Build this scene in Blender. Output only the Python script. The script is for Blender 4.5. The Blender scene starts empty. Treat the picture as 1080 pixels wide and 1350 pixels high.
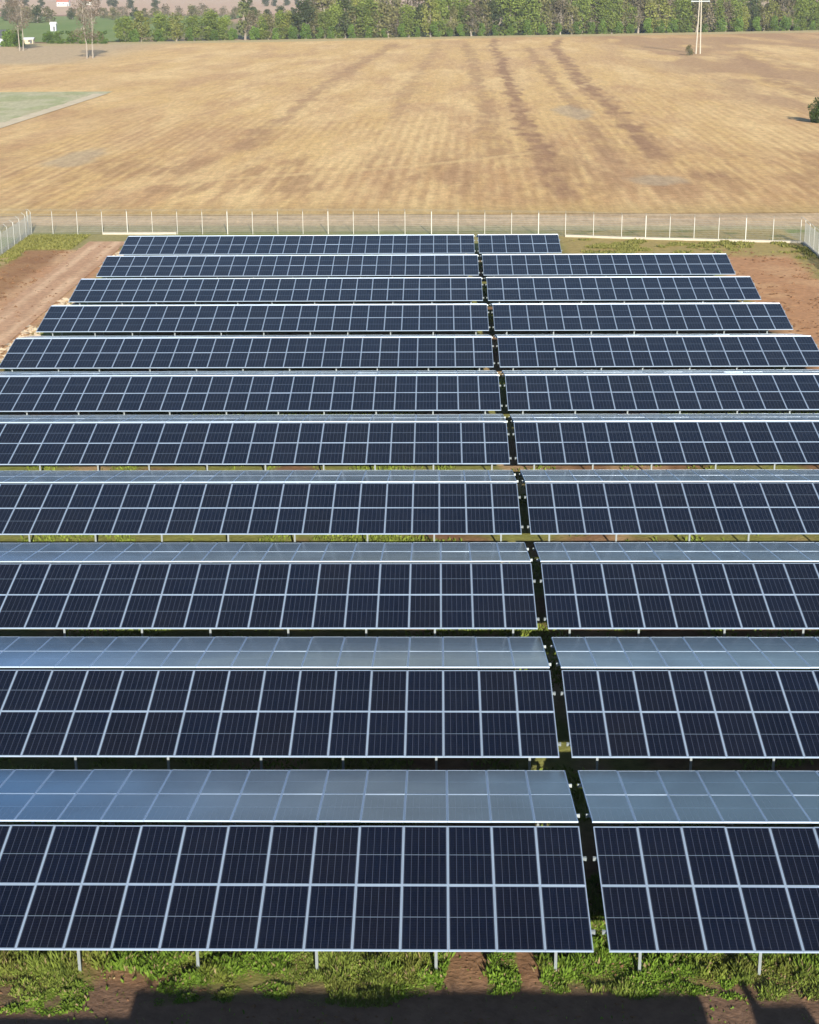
import bpy, math, random
import numpy as np
from mathutils import Matrix, Vector
D = bpy.data; SC = bpy.context.scene; C = SC.collection
rnd = random.Random(7); R = np.random.RandomState(11)

# ------------------------------------------------------------ camera, sky, sun, exposure
GZ = 1.06                                   # height of the low panel edges over the ground
CAM = Vector((-3.82832, -33.79846, 22.14349 + GZ)); YAW, PIT, ROL, FPX = -0.01944, 0.31633, -0.00716, 2152.17
fw = Vector((math.sin(YAW)*math.cos(PIT), math.cos(YAW)*math.cos(PIT), -math.sin(PIT)))
rt = Vector((math.cos(YAW), -math.sin(YAW), 0)); up = rt.cross(fw)
r2 = rt*math.cos(ROL) + up*math.sin(ROL); u2 = -rt*math.sin(ROL) + up*math.cos(ROL)
cam = D.cameras.new('camera'); co = D.objects.new('camera', cam); C.objects.link(co)
m = Matrix((r2, u2, -fw)).transposed().to_4x4(); m.translation = CAM; co.matrix_world = m
cam.sensor_fit = 'HORIZONTAL'; cam.sensor_width = 36; cam.lens = FPX/1080*36
cam.clip_start = .5; cam.clip_end = 20000; SC.camera = co
SUN_EL, SUN_AZ = math.radians(17.8), math.radians(170)      # azimuth clockwise from +Y: behind the camera, a little right
w = D.worlds.new('World'); SC.world = w; w.use_nodes = True
nt = w.node_tree; nt.nodes.clear()
sky = nt.nodes.new('ShaderNodeTexSky'); sky.sky_type = 'NISHITA'; sky.sun_disc = False
sky.sun_elevation = SUN_EL; sky.sun_rotation = SUN_AZ; sky.air_density = 1.0; sky.dust_density = .4; sky.ozone_density = 2.2
bg = nt.nodes.new('ShaderNodeBackground'); bg.inputs[1].default_value = .06
wo = nt.nodes.new('ShaderNodeOutputWorld')
# thin broken cloud in the sky
tc = nt.nodes.new('ShaderNodeTexCoord'); mp = nt.nodes.new('ShaderNodeMapping'); mp.inputs['Scale'].default_value = (1.5, 1.5, 7)
nz = nt.nodes.new('ShaderNodeTexNoise'); nz.inputs['Scale'].default_value = 1.9; nz.inputs['Detail'].default_value = 5
rp = nt.nodes.new('ShaderNodeValToRGB'); rp.color_ramp.elements[0].position = .33; rp.color_ramp.elements[1].position = .62
rp.color_ramp.elements[1].color = (.85, .85, .85, 1)
rp.color_ramp.elements[0].color = (.12, .12, .12, 1)
mx = nt.nodes.new('ShaderNodeMix'); mx.data_type = 'RGBA'; 
# a grey cloud bank straight ahead, clearer blue to either side
cx = nt.nodes.new('ShaderNodeMath'); cx.operation = 'MULTIPLY_ADD'; cx.inputs[1].default_value = .55; cx.inputs[2].default_value = -.27
nt.links.new(nz.outputs[0], cx.inputs[0])
sp = nt.nodes.new('ShaderNodeSeparateXYZ'); nt.links.new(tc.outputs['Generated'], sp.inputs[0])
ad = nt.nodes.new('ShaderNodeMath'); nt.links.new(sp.outputs[0], ad.inputs[0]); nt.links.new(cx.outputs[0], ad.inputs[1])
cb = nt.nodes.new('ShaderNodeValToRGB'); ce = cb.color_ramp.elements; mr_ = nt.nodes.new('ShaderNodeMapRange'); mr_.inputs[1].default_value = -.4; mr_.inputs[2].default_value = .4
nt.links.new(ad.outputs[0], mr_.inputs[0]); nt.links.new(mr_.outputs[0], cb.inputs[0])
ce[0].position = .2; ce[0].color = (.13, .44, 1.1, 1); ce[1].position = .70; ce[1].color = (.34, .66, 1.08, 1)
k_ = ce.new(.45); k_.color = (.56, .68, .86, 1); k_ = ce.new(.34); k_.color = (.34, .58, 1.0, 1)
vm = nt.nodes.new('ShaderNodeVectorMath'); vm.operation = 'SCALE'; vm.inputs['Scale'].default_value = 17.5
nt.links.new(cb.outputs[0], vm.inputs[0]); nt.links.new(vm.outputs[0], mx.inputs[7])
sz = nt.nodes.new('ShaderNodeSeparateXYZ'); lo = nt.nodes.new('ShaderNodeMapRange'); lo.inputs[1].default_value = .22; lo.inputs[2].default_value = .40
lo.inputs[3].default_value = 1; lo.inputs[4].default_value = 0
mu = nt.nodes.new('ShaderNodeMath'); mu.operation = 'MULTIPLY'
nt.links.new(tc.outputs['Generated'], sz.inputs[0]); nt.links.new(sz.outputs[2], lo.inputs[0]); nt.links.new(lo.outputs[0], mu.inputs[0])
for a, b in ((mu.outputs[0], mx.inputs[0]), (tc.outputs['Generated'], mp.inputs[0]), (mp.outputs[0], nz.inputs['Vector']), (nz.outputs[0], rp.inputs[0]),
             (rp.outputs[0], mu.inputs[1]), (sky.outputs[0], mx.inputs[6]), (mx.outputs[2], bg.inputs[0]), (bg.outputs[0], wo.inputs[0])):
    nt.links.new(a, b)
sl = D.lights.new('sun', 'SUN'); sl.energy = 5.0; sl.angle = math.radians(.53); sl.color = (1, .925, .80)
so = D.objects.new('sun', sl); C.objects.link(so)
sd = Vector((math.sin(SUN_AZ)*math.cos(SUN_EL), math.cos(SUN_AZ)*math.cos(SUN_EL), math.sin(SUN_EL)))
so.rotation_euler = sd.to_track_quat('Z', 'Y').to_euler(); so.location = (10, -60, 40)
SC.view_settings.view_transform = 'Standard'; SC.view_settings.look = 'None'
SC.view_settings.gamma = 1; SC.view_settings.exposure = 1.1
SC.render.engine = 'CYCLES'; SC.cycles.max_bounces = 6; SC.cycles.transparent_max_bounces = 12

# ------------------------------------------------------------ helpers
def pix(x, y, z=0.0):                        # a photo pixel on the plane at height z -> world x, y
    d = fw + r2*((x-540)/FPX) - u2*((y-675)/FPX); t = (z-CAM.z)/d.z; q = CAM + d*t
    return q.x, q.y
def tag(o, label=None, cat=None, group=None, kind=None):
    if label: o['label'] = label
    if cat: o['category'] = cat
    if group: o['group'] = group
    if kind: o['kind'] = kind
    return o
def empty(name, loc=(0, 0, 0), rot=(0, 0, 0), label=None, cat=None, group=None):
    o = D.objects.new(name, None); C.objects.link(o); o.location = loc; o.rotation_euler = rot; o.empty_display_size = .3
    return tag(o, label, cat, group)
class MB:
    def __init__(s): s.v = []; s.f = []; s.m = []
    def quad(s, a, b, c, d, mi=0):
        n = len(s.v); s.v += [a, b, c, d]; s.f.append((n, n+1, n+2, n+3)); s.m.append(mi)
    def box(s, x0, x1, y0, y1, z0, z1, mi=0):
        n = len(s.v); s.v += [(x, y, z) for z in (z0, z1) for y in (y0, y1) for x in (x0, x1)]
        for f in ((0, 2, 3, 1), (4, 5, 7, 6), (0, 1, 5, 4), (2, 6, 7, 3), (0, 4, 6, 2), (1, 3, 7, 5)):
            s.f.append(tuple(n+i for i in f)); s.m.append(mi)
    def bar(s, p, q, r0, r1=None, n=6, mi=0):
        r1 = r0 if r1 is None else r1; p = Vector(p); q = Vector(q); d = (q-p).normalized()
        a = d.orthogonal().normalized(); b = d.cross(a); k = len(s.v)
        for c, r in ((p, r0), (q, r1)):
            for i in range(n):
                t = 2*math.pi*i/n; s.v.append(tuple(c + a*(r*math.cos(t)) + b*(r*math.sin(t))))
        for i in range(n):
            j = (i+1) % n; s.f.append((k+i, k+j, k+n+j, k+n+i)); s.m.append(mi)
        s.f.append(tuple(k+n+i for i in range(n))); s.m.append(mi)
        s.f.append(tuple(k+n-1-i for i in range(n))); s.m.append(mi)
    def mesh(s, name, mats):
        me = D.meshes.new(name); me.from_pydata(s.v, [], s.f)
        for q in (mats if isinstance(mats, (list, tuple)) else [mats]): me.materials.append(q)
        me.polygons.foreach_set('material_index', s.m); me.update(); return me
    def build(s, name, mats, parent=None, loc=(0, 0, 0)):
        o = D.objects.new(name, s.mesh(name, mats)); C.objects.link(o); o.parent = parent; o.location = loc; return o
def link(me, name, parent=None, loc=(0, 0, 0), rot=(0, 0, 0)):
    o = D.objects.new(name, me); C.objects.link(o); o.parent = parent; o.location = loc; o.rotation_euler = rot; return o
def soup(name, V, nper, mat, col=None):      # numpy polygon soup: V (N*nper, 3), one colour for each vertex
    n = len(V)//nper; me = D.meshes.new(name); me.vertices.add(len(V)); me.vertices.foreach_set('co', V.astype(np.float32).ravel())
    me.loops.add(len(V)); me.loops.foreach_set('vertex_index', np.arange(len(V), dtype=np.int32))
    me.polygons.add(n); me.polygons.foreach_set('loop_start', np.arange(0, len(V), nper, dtype=np.int32))
    if col is not None:
        a = me.color_attributes.new('col', 'FLOAT_COLOR', 'POINT')
        a.data.foreach_set('color', np.c_[col, np.ones(len(V))].astype(np.float32).ravel())
    me.materials.append(mat); me.update(calc_edges=True); me.validate(); return me
def noise(x, y, s, seed=0, oct=3):           # smooth value noise, 0..1
    x = np.asarray(x, float)/s; y = np.asarray(y, float)/s; out = 0; amp = 1; tot = 0
    for o in range(oct):
        g = np.random.RandomState(seed*31+o).rand(256, 256)
        i = np.floor(x).astype(int); j = np.floor(y).astype(int); u = x-i; v = y-j; u = u*u*(3-2*u); v = v*v*(3-2*v)
        a = g[i % 256, j % 256]; b = g[(i+1) % 256, j % 256]; c = g[i % 256, (j+1) % 256]; d = g[(i+1) % 256, (j+1) % 256]
        out = out + amp*((a*(1-u)+b*u)*(1-v) + (c*(1-u)+d*u)*v); tot += amp; amp *= .5; x = x*2.03+17.3; y = y*2.03+5.1
    return out/tot
def sstep(a, b, x): t = np.clip((x-a)/(b-a), 0, 1); return t*t*(3-2*t)
def mixc(c, d, t): t = np.asarray(t)[..., None]; return c*(1-t) + np.array(d)*t

# ------------------------------------------------------------ materials
def mat(name, base, rough=.6, metal=0., spec=.5, attr=None, var=0., nscale=0., namp=0., bump=0., bscale=20., trans=0.):
    M = D.materials.new(name); M.use_nodes = True; t = M.node_tree; b = t.nodes['Principled BSDF']
    b.inputs['Roughness'].default_value = rough; b.inputs['Metallic'].default_value = metal; b.inputs['Specular IOR Level'].default_value = spec
    src = None
    if attr:
        a = t.nodes.new('ShaderNodeVertexColor'); a.layer_name = attr; src = a.outputs[0]
    if namp or var:
        h = t.nodes.new('ShaderNodeHueSaturation')
        if src: t.links.new(src, h.inputs['Color'])
        else: h.inputs['Color'].default_value = (*base, 1)
        val = None
        if namp:
            tc = t.nodes.new('ShaderNodeTexCoord'); n = t.nodes.new('ShaderNodeTexNoise'); n.inputs['Scale'].default_value = nscale
            n.inputs['Detail'].default_value = 6; n.inputs['Roughness'].default_value = .65
            t.links.new(tc.outputs['Object'], n.inputs['Vector'])
            mr = t.nodes.new('ShaderNodeMapRange'); mr.inputs[1].default_value = .25; mr.inputs[2].default_value = .75
            mr.inputs[3].default_value = 1-namp; mr.inputs[4].default_value = 1+namp
            t.links.new(n.outputs[0], mr.inputs[0]); val = mr.outputs[0]
        if var:
            oi = t.nodes.new('ShaderNodeObjectInfo'); mr = t.nodes.new('ShaderNodeMapRange')
            mr.inputs[3].default_value = 1-var; mr.inputs[4].default_value = 1+var; t.links.new(oi.outputs['Random'], mr.inputs[0])
            if val:
                mu = t.nodes.new('ShaderNodeMath'); mu.operation = 'MULTIPLY'; t.links.new(val, mu.inputs[0]); t.links.new(mr.outputs[0], mu.inputs[1]); val = mu.outputs[0]
            else: val = mr.outputs[0]
        t.links.new(val, h.inputs['Value']); src = h.outputs[0]
    if src: t.links.new(src, b.inputs['Base Color'])
    else: b.inputs['Base Color'].default_value = (*base, 1)
    if bump:
        tc = t.nodes.new('ShaderNodeTexCoord'); n = t.nodes.new('ShaderNodeTexNoise'); n.inputs['Scale'].default_value = bscale; n.inputs['Detail'].default_value = 5
        bu = t.nodes.new('ShaderNodeBump'); bu.inputs['Strength'].default_value = bump; bu.inputs['Distance'].default_value = .08
        t.links.new(tc.outputs['Object'], n.inputs['Vector']); t.links.new(n.outputs[0], bu.inputs['Height']); t.links.new(bu.outputs[0], b.inputs['Normal'])
    if trans:
        tr = t.nodes.new('ShaderNodeBsdfTranslucent'); ms = t.nodes.new('ShaderNodeMixShader'); ms.inputs[0].default_value = trans
        if src: t.links.new(src, tr.inputs[0])
        else: tr.inputs[0].default_value = (*base, 1)
        out = t.nodes['Material Output']; t.links.new(b.outputs[0], ms.inputs[1]); t.links.new(tr.outputs[0], ms.inputs[2]); t.links.new(ms.outputs[0], out.inputs[0])
    return M
ALU = mat('aluminium_frame', (.31, .39, .50), .42, .2, var=.06)
GALV = mat('galvanised_steel', (.20, .23, .24), .45, .2, nscale=3, namp=.12)
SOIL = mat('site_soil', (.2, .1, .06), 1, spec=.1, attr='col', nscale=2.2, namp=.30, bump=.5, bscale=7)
FIELD = mat('stubble_soil', (.4, .3, .2), 1, spec=.05, attr='col', nscale=.8, namp=.20, bump=.3, bscale=2)
LEAF = mat('leaves', (.1, .2, .03), .7, spec=.25, attr='col', var=.18, trans=.3)
BLADE = mat('grass_blades', (.1, .2, .03), .75, spec=.2, attr='col', trans=.35)
BARK = mat('bark', (.20, .17, .14), .9, nscale=4, namp=.25)
def stubble(M):                              # fine drilled stubble lines and clods over the field colour
    t = M.node_tree; b = t.nodes['Principled BSDF']; src = b.inputs['Base Color'].links[0].from_socket
    tc = t.nodes.new('ShaderNodeTexCoord'); v = None
    for sc, rot, amp in (((1.9, .22, 1), .022, .13), ((.55, .16, 1), .022, .05), ((3.5, 1.6, 1), 0, .12)):
        mp = t.nodes.new('ShaderNodeMapping'); mp.inputs['Scale'].default_value = sc; mp.inputs['Rotation'].default_value = (0, 0, rot)
        n = t.nodes.new('ShaderNodeTexNoise'); n.inputs['Scale'].default_value = 1; n.inputs['Detail'].default_value = 7; n.inputs['Roughness'].default_value = .7
        mr = t.nodes.new('ShaderNodeMapRange'); mr.inputs[1].default_value = .32; mr.inputs[2].default_value = .68; mr.inputs[3].default_value = 1-amp; mr.inputs[4].default_value = 1+amp
        t.links.new(tc.outputs['Object'], mp.inputs[0]); t.links.new(mp.outputs[0], n.inputs['Vector']); t.links.new(n.outputs[0], mr.inputs[0])
        if v is None: v = mr.outputs[0]
        else:
            mu = t.nodes.new('ShaderNodeMath'); mu.operation = 'MULTIPLY'; t.links.new(v, mu.inputs[0]); t.links.new(mr.outputs[0], mu.inputs[1]); v = mu.outputs[0]
    h = t.nodes.new('ShaderNodeHueSaturation'); t.links.new(src, h.inputs['Color']); t.links.new(v, h.inputs['Value']); t.links.new(h.outputs[0], b.inputs['Base Color'])
stubble(FIELD)
PALEBARK = mat('pale_bark', (.24, .21, .17), .9, nscale=4, namp=.2)
CONC = mat('pale_concrete', (.34, .31, .25), .85, nscale=3, namp=.12)
FENCEM = mat('fence_wire', (.36, .36, .32), .5, .2)
WALLW = mat('white_wall', (.46, .46, .43), .85, nscale=1, namp=.06)
WALLG = mat('grey_wall', (.42, .44, .46), .8, nscale=1, namp=.1)
ROOFR = mat('red_roof', (.30, .11, .08), .8, nscale=2, namp=.15)
ROOFD = mat('dark_roof', (.06, .065, .07), .6, nscale=2, namp=.15)
ROOFT = mat('teal_roof', (.16, .27, .25), .6, nscale=2, namp=.1)
DARKG = mat('dark_glass', (.02, .025, .03), .15)
STONE = mat('pale_stone', (.42, .34, .24), .9, var=.2, nscale=6, namp=.15)

PW, PH, GAPM = 1.134, 2.278, .02
def panel_material():
    M = D.materials.new('solar_cells'); M.use_nodes = True; t = M.node_tree; N = t.nodes; L = t.links
    b = N['Principled BSDF']; tc = N.new('ShaderNodeTexCoord'); sx = N.new('ShaderNodeSeparateXYZ'); L.new(tc.outputs['Object'], sx.inputs[0])
    def mth(op, a, c=None):
        n = N.new('ShaderNodeMath'); n.operation = op
        for i, q in enumerate((a, c)):
            if q is None: continue
            if isinstance(q, (int, float)): n.inputs[i].default_value = q
            else: L.new(q, n.inputs[i])
        return n.outputs[0]
    def lines(src, off, step, wid):         # 1 near the multiples of step
        f = mth('PINGPONG', mth('ADD', src, off), step/2); return mth('LESS_THAN', f, wid/2)
    X, Y = sx.outputs[0], sx.outputs[1]
    cw = (PW-.072)/6; ch = (PH-.08)/24
    col = lines(X, -.036, cw, .011)         # joints between the cell columns
    row = lines(Y, -.04, ch, .003)
    bus = lines(X, -.036+cw/20, cw/10, .0014)
    edge = mth('MAXIMUM', mth('MAXIMUM', mth('LESS_THAN', X, .022), mth('GREATER_THAN', X, PW-.022)), mth('MAXIMUM', mth('LESS_THAN', Y, .036), mth('GREATER_THAN', Y, PH-.036)))
    mid = mth('LESS_THAN', mth('ABSOLUTE', mth('SUBTRACT', Y, PH/2)), .011)
    oi = N.new('ShaderNodeObjectInfo')
    cr = N.new('ShaderNodeValToRGB'); e = cr.color_ramp.elements; e[0].color = (.0010, .0026, .0100, 1); e[1].color = (.0020, .0026, .0080, 1)
    k = cr.color_ramp.elements.new(.5); k.color = (.0011, .0034, .0130, 1)
    L.new(oi.outputs['Random'], cr.inputs[0]); c = cr.outputs[0]
    # cell to cell shade differences
    fx = mth('FLOOR', mth('DIVIDE', mth('SUBTRACT', X, .036), cw)); fy = mth('FLOOR', mth('DIVIDE', mth('SUBTRACT', Y, .04), ch))
    cb = N.new('ShaderNodeCombineXYZ'); L.new(fx, cb.inputs[0]); L.new(fy, cb.inputs[1]); L.new(mth('MULTIPLY', oi.outputs['Random'], 91.), cb.inputs[2])
    wn = N.new('ShaderNodeTexWhiteNoise'); wn.noise_dimensions = '3D'; L.new(cb.outputs[0], wn.inputs['Vector'])
    hs = N.new('ShaderNodeHueSaturation'); L.new(c, hs.inputs['Color']); L.new(mth('ADD', mth('MULTIPLY', wn.outputs[0], .35), .82), hs.inputs['Value']); c = hs.outputs[0]
    for fac, colr in ((bus, (.018, .02, .03)), (row, (.02, .022, .035)), (col, (.048, .053, .074)), (mid, (.13, .165, .21)), (edge, (.18, .235, .31))):
        mx = N.new('ShaderNodeMix'); mx.data_type = 'RGBA'; L.new(fac, mx.inputs[0]); L.new(c, mx.inputs[6]); mx.inputs[7].default_value = (*colr, 1); c = mx.outputs[2]
    # dust: faint pale film in uneven patches over the whole array
    nz = N.new('ShaderNodeTexNoise'); nz.inputs['Scale'].default_value = .45; nz.inputs['Detail'].default_value = 5
    ge = N.new('ShaderNodeNewGeometry'); L.new(ge.outputs['Position'], nz.inputs['Vector'])
    mr = N.new('ShaderNodeMapRange'); mr.inputs[1].default_value = .3; mr.inputs[2].default_value = .75; mr.inputs[3].default_value = .0; mr.inputs[4].default_value = .006
    L.new(nz.outputs[0], mr.inputs[0])
    mx = N.new('ShaderNodeMix'); mx.data_type = 'RGBA'; L.new(mr.outputs[0], mx.inputs[0]); L.new(c, mx.inputs[6]); mx.inputs[7].default_value = (.42, .36, .30, 1)
    L.new(mx.outputs[2], b.inputs['Base Color'])
    mr2 = N.new('ShaderNodeMapRange'); mr2.inputs[1].default_value = .3; mr2.inputs[2].default_value = .75; mr2.inputs[3].default_value = .12; mr2.inputs[4].default_value = .24
    L.new(nz.outputs[0], mr2.inputs[0]); L.new(mr2.outputs[0], b.inputs['Roughness'])
    b.inputs['IOR'].default_value = 1.5; b.inputs['Specular IOR Level'].default_value = .26
    b.inputs['Sheen Weight'].default_value = .034; b.inputs['Sheen Roughness'].default_value = .35; b.inputs['Sheen Tint'].default_value = (.62, .82, 1, 1); return M
CELLS = panel_material()

# ------------------------------------------------------------ ground, field, roads
def sheet(name, xs, ys, colf, material, z, mask=None, relief=None):
    X, Y = np.meshgrid(xs, ys); nx, ny = len(xs), len(ys); Z = np.full_like(X, z)
    if relief is not None: Z = Z + relief(X, Y)
    me = D.meshes.new(name); me.vertices.add(nx*ny); me.vertices.foreach_set('co', np.stack([X, Y, Z], -1).astype(np.float32).ravel())
    i, j = np.meshgrid(np.arange(nx-1), np.arange(ny-1)); a = (j*nx+i).ravel()
    F = np.stack([a, a+1, a+nx+1, a+nx], -1)
    if mask is not None:
        xc = (X[:-1, :-1]+X[1:, 1:])/2; yc = (Y[:-1, :-1]+Y[1:, 1:])/2; F = F[mask(xc, yc).ravel()]
    me.loops.add(F.size); me.loops.foreach_set('vertex_index', F.astype(np.int32).ravel())
    me.polygons.add(len(F)); me.polygons.foreach_set('loop_start', np.arange(0, F.size, 4, dtype=np.int32))
    c = colf(X, Y); at = me.color_attributes.new('col', 'FLOAT_COLOR', 'POINT')
    at.data.foreach_set('color', np.c_[c.reshape(-1, 3), np.ones(nx*ny)].astype(np.float32).ravel())
    me.materials.append(material); me.update(calc_edges=True)
    o = D.objects.new(name, me); C.objects.link(o); tag(o, kind='structure'); return o
def ar(a, b, s): return np.arange(a, b+s*.5, s)
TAN, TANL, BRN, REDB = (.62, .42, .185), (.69, .49, .240), (.48, .295, .155), (.235, .105, .052)
GRN, DGRN, OLV = (.11, .155, .025), (.05, .085, .015), (.20, .19, .06)
P = 10.34704
YO = [-.024, -.022, -.2, .087, .144, -.088, .311, -.15, .025, .053, -.147]
ZO = [.076, .003, -.007, -.069, -.066, -.041, -.144, .025, .023, .053, .147]
XO = [.015, -.013, -.014, -.008, -.01, -.002, 0, .064, 0, .009, -.041]
def rowpos(r): return -.00613*(r*P) + XO[r], r*P + YO[r], GZ + ZO[r]
TILT = .18028; LSL = 2*PH + .03; HZ = LSL*math.cos(TILT); DZ = LSL*math.sin(TILT); RG = .285; SEAM = .3857
def greenness(X, Y):                         # where grass and weeds grow on the site, 0..1
    g = noise(X, Y, 3.2, 3) * .75 + noise(X, Y, 1.1, 4)*.35
    g = g + .30*sstep(4.2, 1.8, Y) - .10
    for cx, wd, ph in ((-3.25, .42, 0.), (-1.72, .20, 1.)):    # the two bare wheel tracks leading under the first row
        g = g - .95*sstep(wd*1.6, wd*.6, np.abs(X-cx-.10*np.sin(Y*1.3+ph)))*sstep(9, 6, Y)
    g = g - .9*sstep(.25, -.45, Y + .9*noise(X, X*0+3, 1.3, 8) - .15 + .9*sstep(-9, -12, X))
    g = g - .35*sstep(-8.6, -10.2, X)*sstep(-13, -11.5, X)*sstep(1.4, .2, Y)
    g = g - .9*sstep(-.9, -1.6, Y)
    return g
def site_col(X, Y):
    g = greenness(X, Y); c = np.empty(X.shape+(3,)); c[:] = (.25, .15, .085)
    c = mixc(c, (.15, .075, .045), noise(X, Y, 1.7, 5)*.7); c = mixc(c, (.30, .18, .10), sstep(.55, .8, noise(X, Y, .7, 6))*.6)
    c = mixc(c, (.15, .17, .04), sstep(.42, .60, g)*.8)
    c = mixc(c, (.21, .24, .065), sstep(.40, .58, noise(X, Y*.6, 3.6, 9)+.12*sstep(4, -10, X))*sstep(5, 12, Y)*.8); c = mixc(c, (.42, .28, .17), sstep(.5, .7, noise(X, Y*.5, 3., 99)-.12*sstep(4, -10, X))*sstep(5, 12, Y)*.8)
    # dark soil of the service track in front of the first row
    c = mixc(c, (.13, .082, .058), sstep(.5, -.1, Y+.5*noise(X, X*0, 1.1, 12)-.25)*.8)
    # left margin
    red = sstep(-31.3, -32.3, X+.5*noise(X, Y, 2, 13)); c = mixc(c, (.50, .315, .18), red)
    c = mixc(c, (.44, .24, .13), red*sstep(.45, .65, noise(X, Y, 4, 14))*.8)
    bank = sstep(-36.6, -37.8, X+.8*noise(X, Y, 3, 15)); c = mixc(c, (.33, .185, .092), bank)
    c = mixc(c, (.26, .135, .07), bank*sstep(.4, .7, noise(X, Y, 1.5, 16))*.7)
    lg = sstep(-40.1, -41., X+1.2*noise(X, Y, 2, 17)); lg = np.maximum(lg, sstep(115, 118.5, Y+2*noise(X, Y, 3, 18))*sstep(-36.5, -38.5, X))
    c = mixc(c, (.24, .23, .07), lg); c = mixc(c, (.42, .30, .16), lg*sstep(.55, .75, noise(X, Y, 1.2, 19))*.7)
    # right margin
    rr = sstep(19.3, 20.4, X+.6*noise(X, Y, 2, 20)); c = mixc(c, (.42, .225, .115), rr*sstep(40, 60, Y))
    c = mixc(c, (.50, .30, .16), rr*sstep(.45, .7, noise(X, Y, 2, 21))*.7*sstep(40, 60, Y))
    gr = sstep(108.4, 111, Y+2.2*noise(X, Y, 3, 22))*sstep(6.5, 8, X); gr = np.maximum(gr, sstep(26.4, 27.6, X+.8*noise(X, Y, 2, 23)))
    c = mixc(c, (.34, .26, .10), gr); c = mixc(c, (.13, .15, .03), gr*sstep(.5, .75, noise(X, Y, 1.6, 24))*.8)
    back = sstep(112.5, 114, Y)*sstep(8, 6.5, X); c = mixc(c, (.24, .24, .09), back*.8)
    out = np.maximum(sstep(-43.3, -43.8, X), sstep(28.9, 29.4, X)); c = mixc(c, (.33, .29, .17), out)
    c = mixc(c, (.17, .21, .06), out*sstep(.5, .7, noise(X, Y, 3, 25)))
    return c
def bumpy(X, Y): return (noise(X, Y, .9, 30)-.5)*.05 + (noise(X, Y, .25, 31)-.5)*.03
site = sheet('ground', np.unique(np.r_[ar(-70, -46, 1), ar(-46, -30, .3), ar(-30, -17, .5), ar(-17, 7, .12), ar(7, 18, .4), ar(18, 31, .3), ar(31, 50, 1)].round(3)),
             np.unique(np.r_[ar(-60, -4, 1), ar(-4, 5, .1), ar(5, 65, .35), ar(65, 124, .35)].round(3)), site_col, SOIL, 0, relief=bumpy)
def far_col(X, Y):
    c = np.empty(X.shape+(3,)); c[:] = (.30, .20, .11)
    strip = noise(X*.25, Y, 120, 40, 2); c = mixc(c, (.44, .29, .19), sstep(.45, .6, strip)); c = mixc(c, (.14, .17, .06), sstep(.40, .30, strip))
    c = mixc(c, (.47, .31, .21), sstep(1100, 1250, Y)*.85)
    c = mixc(c, (.12, .155, .055), sstep(680, 700, Y)*sstep(980, 900, Y)*.7)
    return c
sheet('land', ar(-7000, 7000, 100), ar(-3000, 11000, 50), far_col, FIELD, -.35)
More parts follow.
